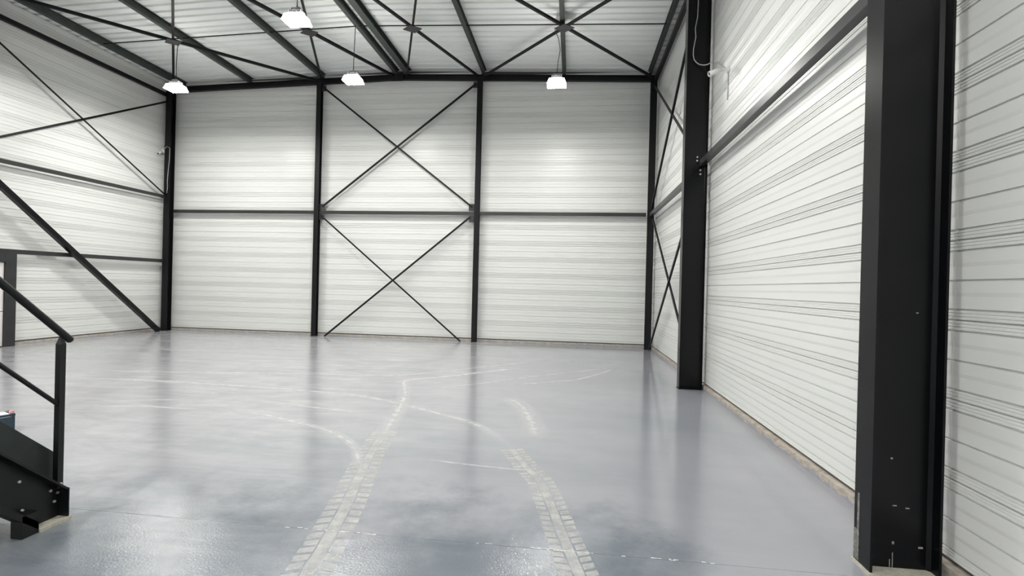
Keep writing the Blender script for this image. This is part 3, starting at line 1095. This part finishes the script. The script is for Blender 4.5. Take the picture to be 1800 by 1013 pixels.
part('case', rbox(0, .35, 0, .18, 0, .165), M['battery'], t)
part('lid', rbox(-.002, .352, -.002, .182, .170, .192), M['battery'], t)
part('lid_seam', rbox(.03, .348, .001, .179, .165, .170), M['white_plastic'], t)
lbp = part('label_sheet', rbox(.035, .33, .012, .168, .192, .1935), M['label'], t)
for l0, l1, d0, d1 in ((.10, .15, .11, .135), (.16, .20, .11, .135), (.21, .27, .11, .135), (.12, .15, .07, .08), (.16, .24, .07, .08)):
    bm = rbox(l0, l1, d0, d1, .1935, .1942)
    o = obj('print', bm, M['ink'], lbp)
    for vert in o.data.vertices:
        vert.co -= SHIFT[t.name]
bm = rbox(.000, .034, .015, .055, .192, .222)
bmesh.ops.bevel(bm, geom=bm.edges[:] + bm.verts[:], offset=.006, segments=2, affect='EDGES')
part('terminal_cap', bm, M['pink'], t)
bm = rbox(.002, .034, .125, .16, .192, .212)
bmesh.ops.bevel(bm, geom=bm.edges[:] + bm.verts[:], offset=.006, segments=2, affect='EDGES')
part('terminal_cap', bm, M['grey_plastic'], t)


# ------------------------------------------------------------------ dust marks on the floor
def smooth_path(pts, step):
    P = [Vector((*p, 0)) for p in pts]
    out = []
    for i in range(len(P) - 1):
        p0, p1, p2, p3 = P[max(i - 1, 0)], P[i], P[i + 1], P[min(i + 2, len(P) - 1)]
        n = max(2, int((p2 - p1).length / 0.02))
        for k in range(n):
            s = k / n
            out.append(0.5 * ((2 * p1) + (p2 - p0) * s + (2 * p0 - 5 * p1 + 4 * p2 - p3) * s * s + (3 * p1 - p0 - 3 * p2 + p3) * s ** 3))
    out.append(P[-1])
    res, acc = [out[0]], 0.0
    for a, b in zip(out, out[1:]):
        acc += (b - a).length
        if acc >= step:
            res.append(b)
            acc = 0.0
    return res


def tyre_track(pts, label, width=0.27, pitch=0.084, z=0.0012):
    path = smooth_path(pts, pitch)
    bm = bmesh.new()
    cw = width * 0.14
    for i in range(len(path) - 1):
        a, b = path[i], path[i + 1]
        d = (b - a).normalized()
        s = Vector((d.y, -d.x, 0))
        jit = lambda: random.uniform(-0.004, 0.004)
        lift = Vector((0, 0, z))
        quads = [[a - s * cw, a + s * cw, b + s * cw, b - s * cw]]
        f0, f1 = 0.10, 0.80
        for sg in (-1, 1):
            i0, i1 = s * sg * (cw + 0.010 + jit()), s * sg * (width / 2 + jit())
            lag = d * pitch * -0.25
            p0, p1 = a.lerp(b, f0), a.lerp(b, f1)
            quads.append([p0 + i0, p0 + i1 + lag, p1 + i1 + lag, p1 + i0])
        for q in quads:
            try:
                bm.faces.new([bm.verts.new(v + lift) for v in q])
            except ValueError:
                pass
    o = tag(obj('tyre_track', bm, M['track']), label, 'tyre mark')
    return o


tyre_track([(-1.30, 2.2), (-1.37, 2.5), (-1.41, 2.65), (-1.46, 2.93), (-1.51, 3.16), (-1.56, 3.4), (-1.63, 3.68), (-1.71, 3.99), (-1.8, 4.36), (-1.88, 4.75), (-1.98, 5.33)],
           'pale dusty lug tyre track on the floor, left of the two in the foreground')
tyre_track([(-0.55, 4.93), (-0.37, 4.48), (-0.22, 4.15), (-0.1, 3.65), (-0.04, 3.36), (0.02, 3.1), (0.08, 2.84), (0.1, 2.74), (0.15, 2.4)],
           'pale dusty lug tyre track on the floor, right of the two in the foreground', width=0.225, pitch=0.066, z=0.0010)


def sweep(pts, label, w, mat='sweep', z=0.0016, name='dust_streak'):
    path = smooth_path(pts, 0.12)
    bm = bmesh.new()
    uvl = bm.loops.layers.uv.new('UVMap')
    L = []
    n = len(path)
    for i, p in enumerate(path):
        d = (path[min(i + 1, n - 1)] - path[max(i - 1, 0)]).normalized()
        s = Vector((d.y, -d.x, 0)) * w / 2
        q = p + Vector((0, 0, z))
        L.append((bm.verts.new(q - s), bm.verts.new(q), bm.verts.new(q + s)))
    for i in range(n - 1):
        for k in range(2):
            f = bm.faces.new((L[i][k], L[i][k + 1], L[i + 1][k + 1], L[i + 1][k]))
            for lp, (u, v) in zip(f.loops, ((k / 2, i), ((k + 1) / 2, i), ((k + 1) / 2, i + 1), (k / 2, i + 1))):
                lp[uvl].uv = (u, v / (n - 1))
    return tag(obj(name, bm, M[mat]), label, 'floor mark')


sweep([(-7.85, 7.07), (-6.3, 7.13), (-4.96, 7.09), (-3.8, 6.99), (-2.94, 6.84), (-2.15, 6.46), (-1.58, 6.1), (-1.18, 5.84), (-0.82, 5.42), (-0.5, 4.85)],
      'long pale dust arc sweeping from the stairs side into the right tyre track', 0.17)
sweep([(-4.15, 5.62), (-3.72, 5.66), (-3.01, 5.37), (-2.6, 5.18), (-2.2, 4.85), (-1.94, 4.48), (-1.72, 4.02)],
      'pale dust arc curving into the left tyre track', 0.15, z=0.0018)
sweep([(-8.68, 7.82), (-7.52, 7.77), (-5.95, 8.02), (-4.51, 8.29), (-3.15, 8.48), (-2.38, 9.11), (-1.55, 10.04), (-0.18, 11.44)],
      'farthest pale dust streak bending away toward the back wall', 0.13, z=0.0014)
sweep([(-1.88, 4.75), (-1.98, 5.33), (-2.16, 6.21), (-2.35, 7.02), (-2.55, 7.6), (-2.70, 8.0), (-2.59, 8.29), (-2.23, 8.55), (-1.45, 9.43), (-0.69, 10.21)],
      'faint continuation of the left tyre track hooking toward the right bay', 0.26, z=0.0020)
sweep([(-2.31, 7.4), (-1.53, 8.1), (-0.75, 8.94), (-0.02, 9.63), (1.1, 10.71)], 'upper of two pale streaks running to the right back corner', 0.10)
sweep([(-1.05, 8.1), (-0.4, 8.54), (0.18, 9.01), (1.02, 10.54)], 'lower of two pale streaks running to the right back corner', 0.12, z=0.0013)
sweep([(-5.79, 5.51), (-5.34, 5.7), (-4.77, 5.68), (-4.46, 5.72)], 'short pale smear right of the handrail, nearer one', 0.10)
sweep([(-5.84, 5.78), (-5.47, 6.0), (-5.0, 6.1)], 'short pale smear right of the handrail, farther one', 0.09)
sweep([(-3.78, 6.22), (-3.31, 6.1), (-2.8, 6.01), (-2.42, 5.92)], 'short bright streak left of the crossing of the two tracks', 0.13, z=0.0021)
sweep([(-0.95, 7.28), (-0.68, 6.86), (-0.52, 6.33), (-0.39, 5.71), (-0.33, 5.25)], 'broad scuffed turning mark right of the long dust arc', 0.34, z=0.0011)
sweep([(-1.25, 4.48), (-1.11, 4.46), (-0.9, 4.43), (-0.51, 4.39), (-0.32, 4.41)], 'thin cross streak above the right tyre track', 0.05, z=0.0024)
bm = bmesh.new()  # scratches at the joint with bright glints painted as white flecks
for k in range(60):
    x = random.choice([random.uniform(-1.8, -1.2), random.uniform(-0.25, 0.05), random.uniform(-0.6, 0.9)])
    w, h = random.uniform(.003, .02), random.uniform(.0015, .004)
    yy = JY + random.uniform(-.006, .006)
    vs = [(x - w, yy - h), (x + w, yy - h), (x + w, yy + h), (x - w, yy + h)]
    bm.faces.new([bm.verts.new((a, b, 0.0028)) for a, b in vs])
o = tag(obj('joint_glints', bm, M['glint']), 'white scratches with painted glints along the thin joint across the foreground floor', 'floor mark')
o['kind'] = 'stuff'
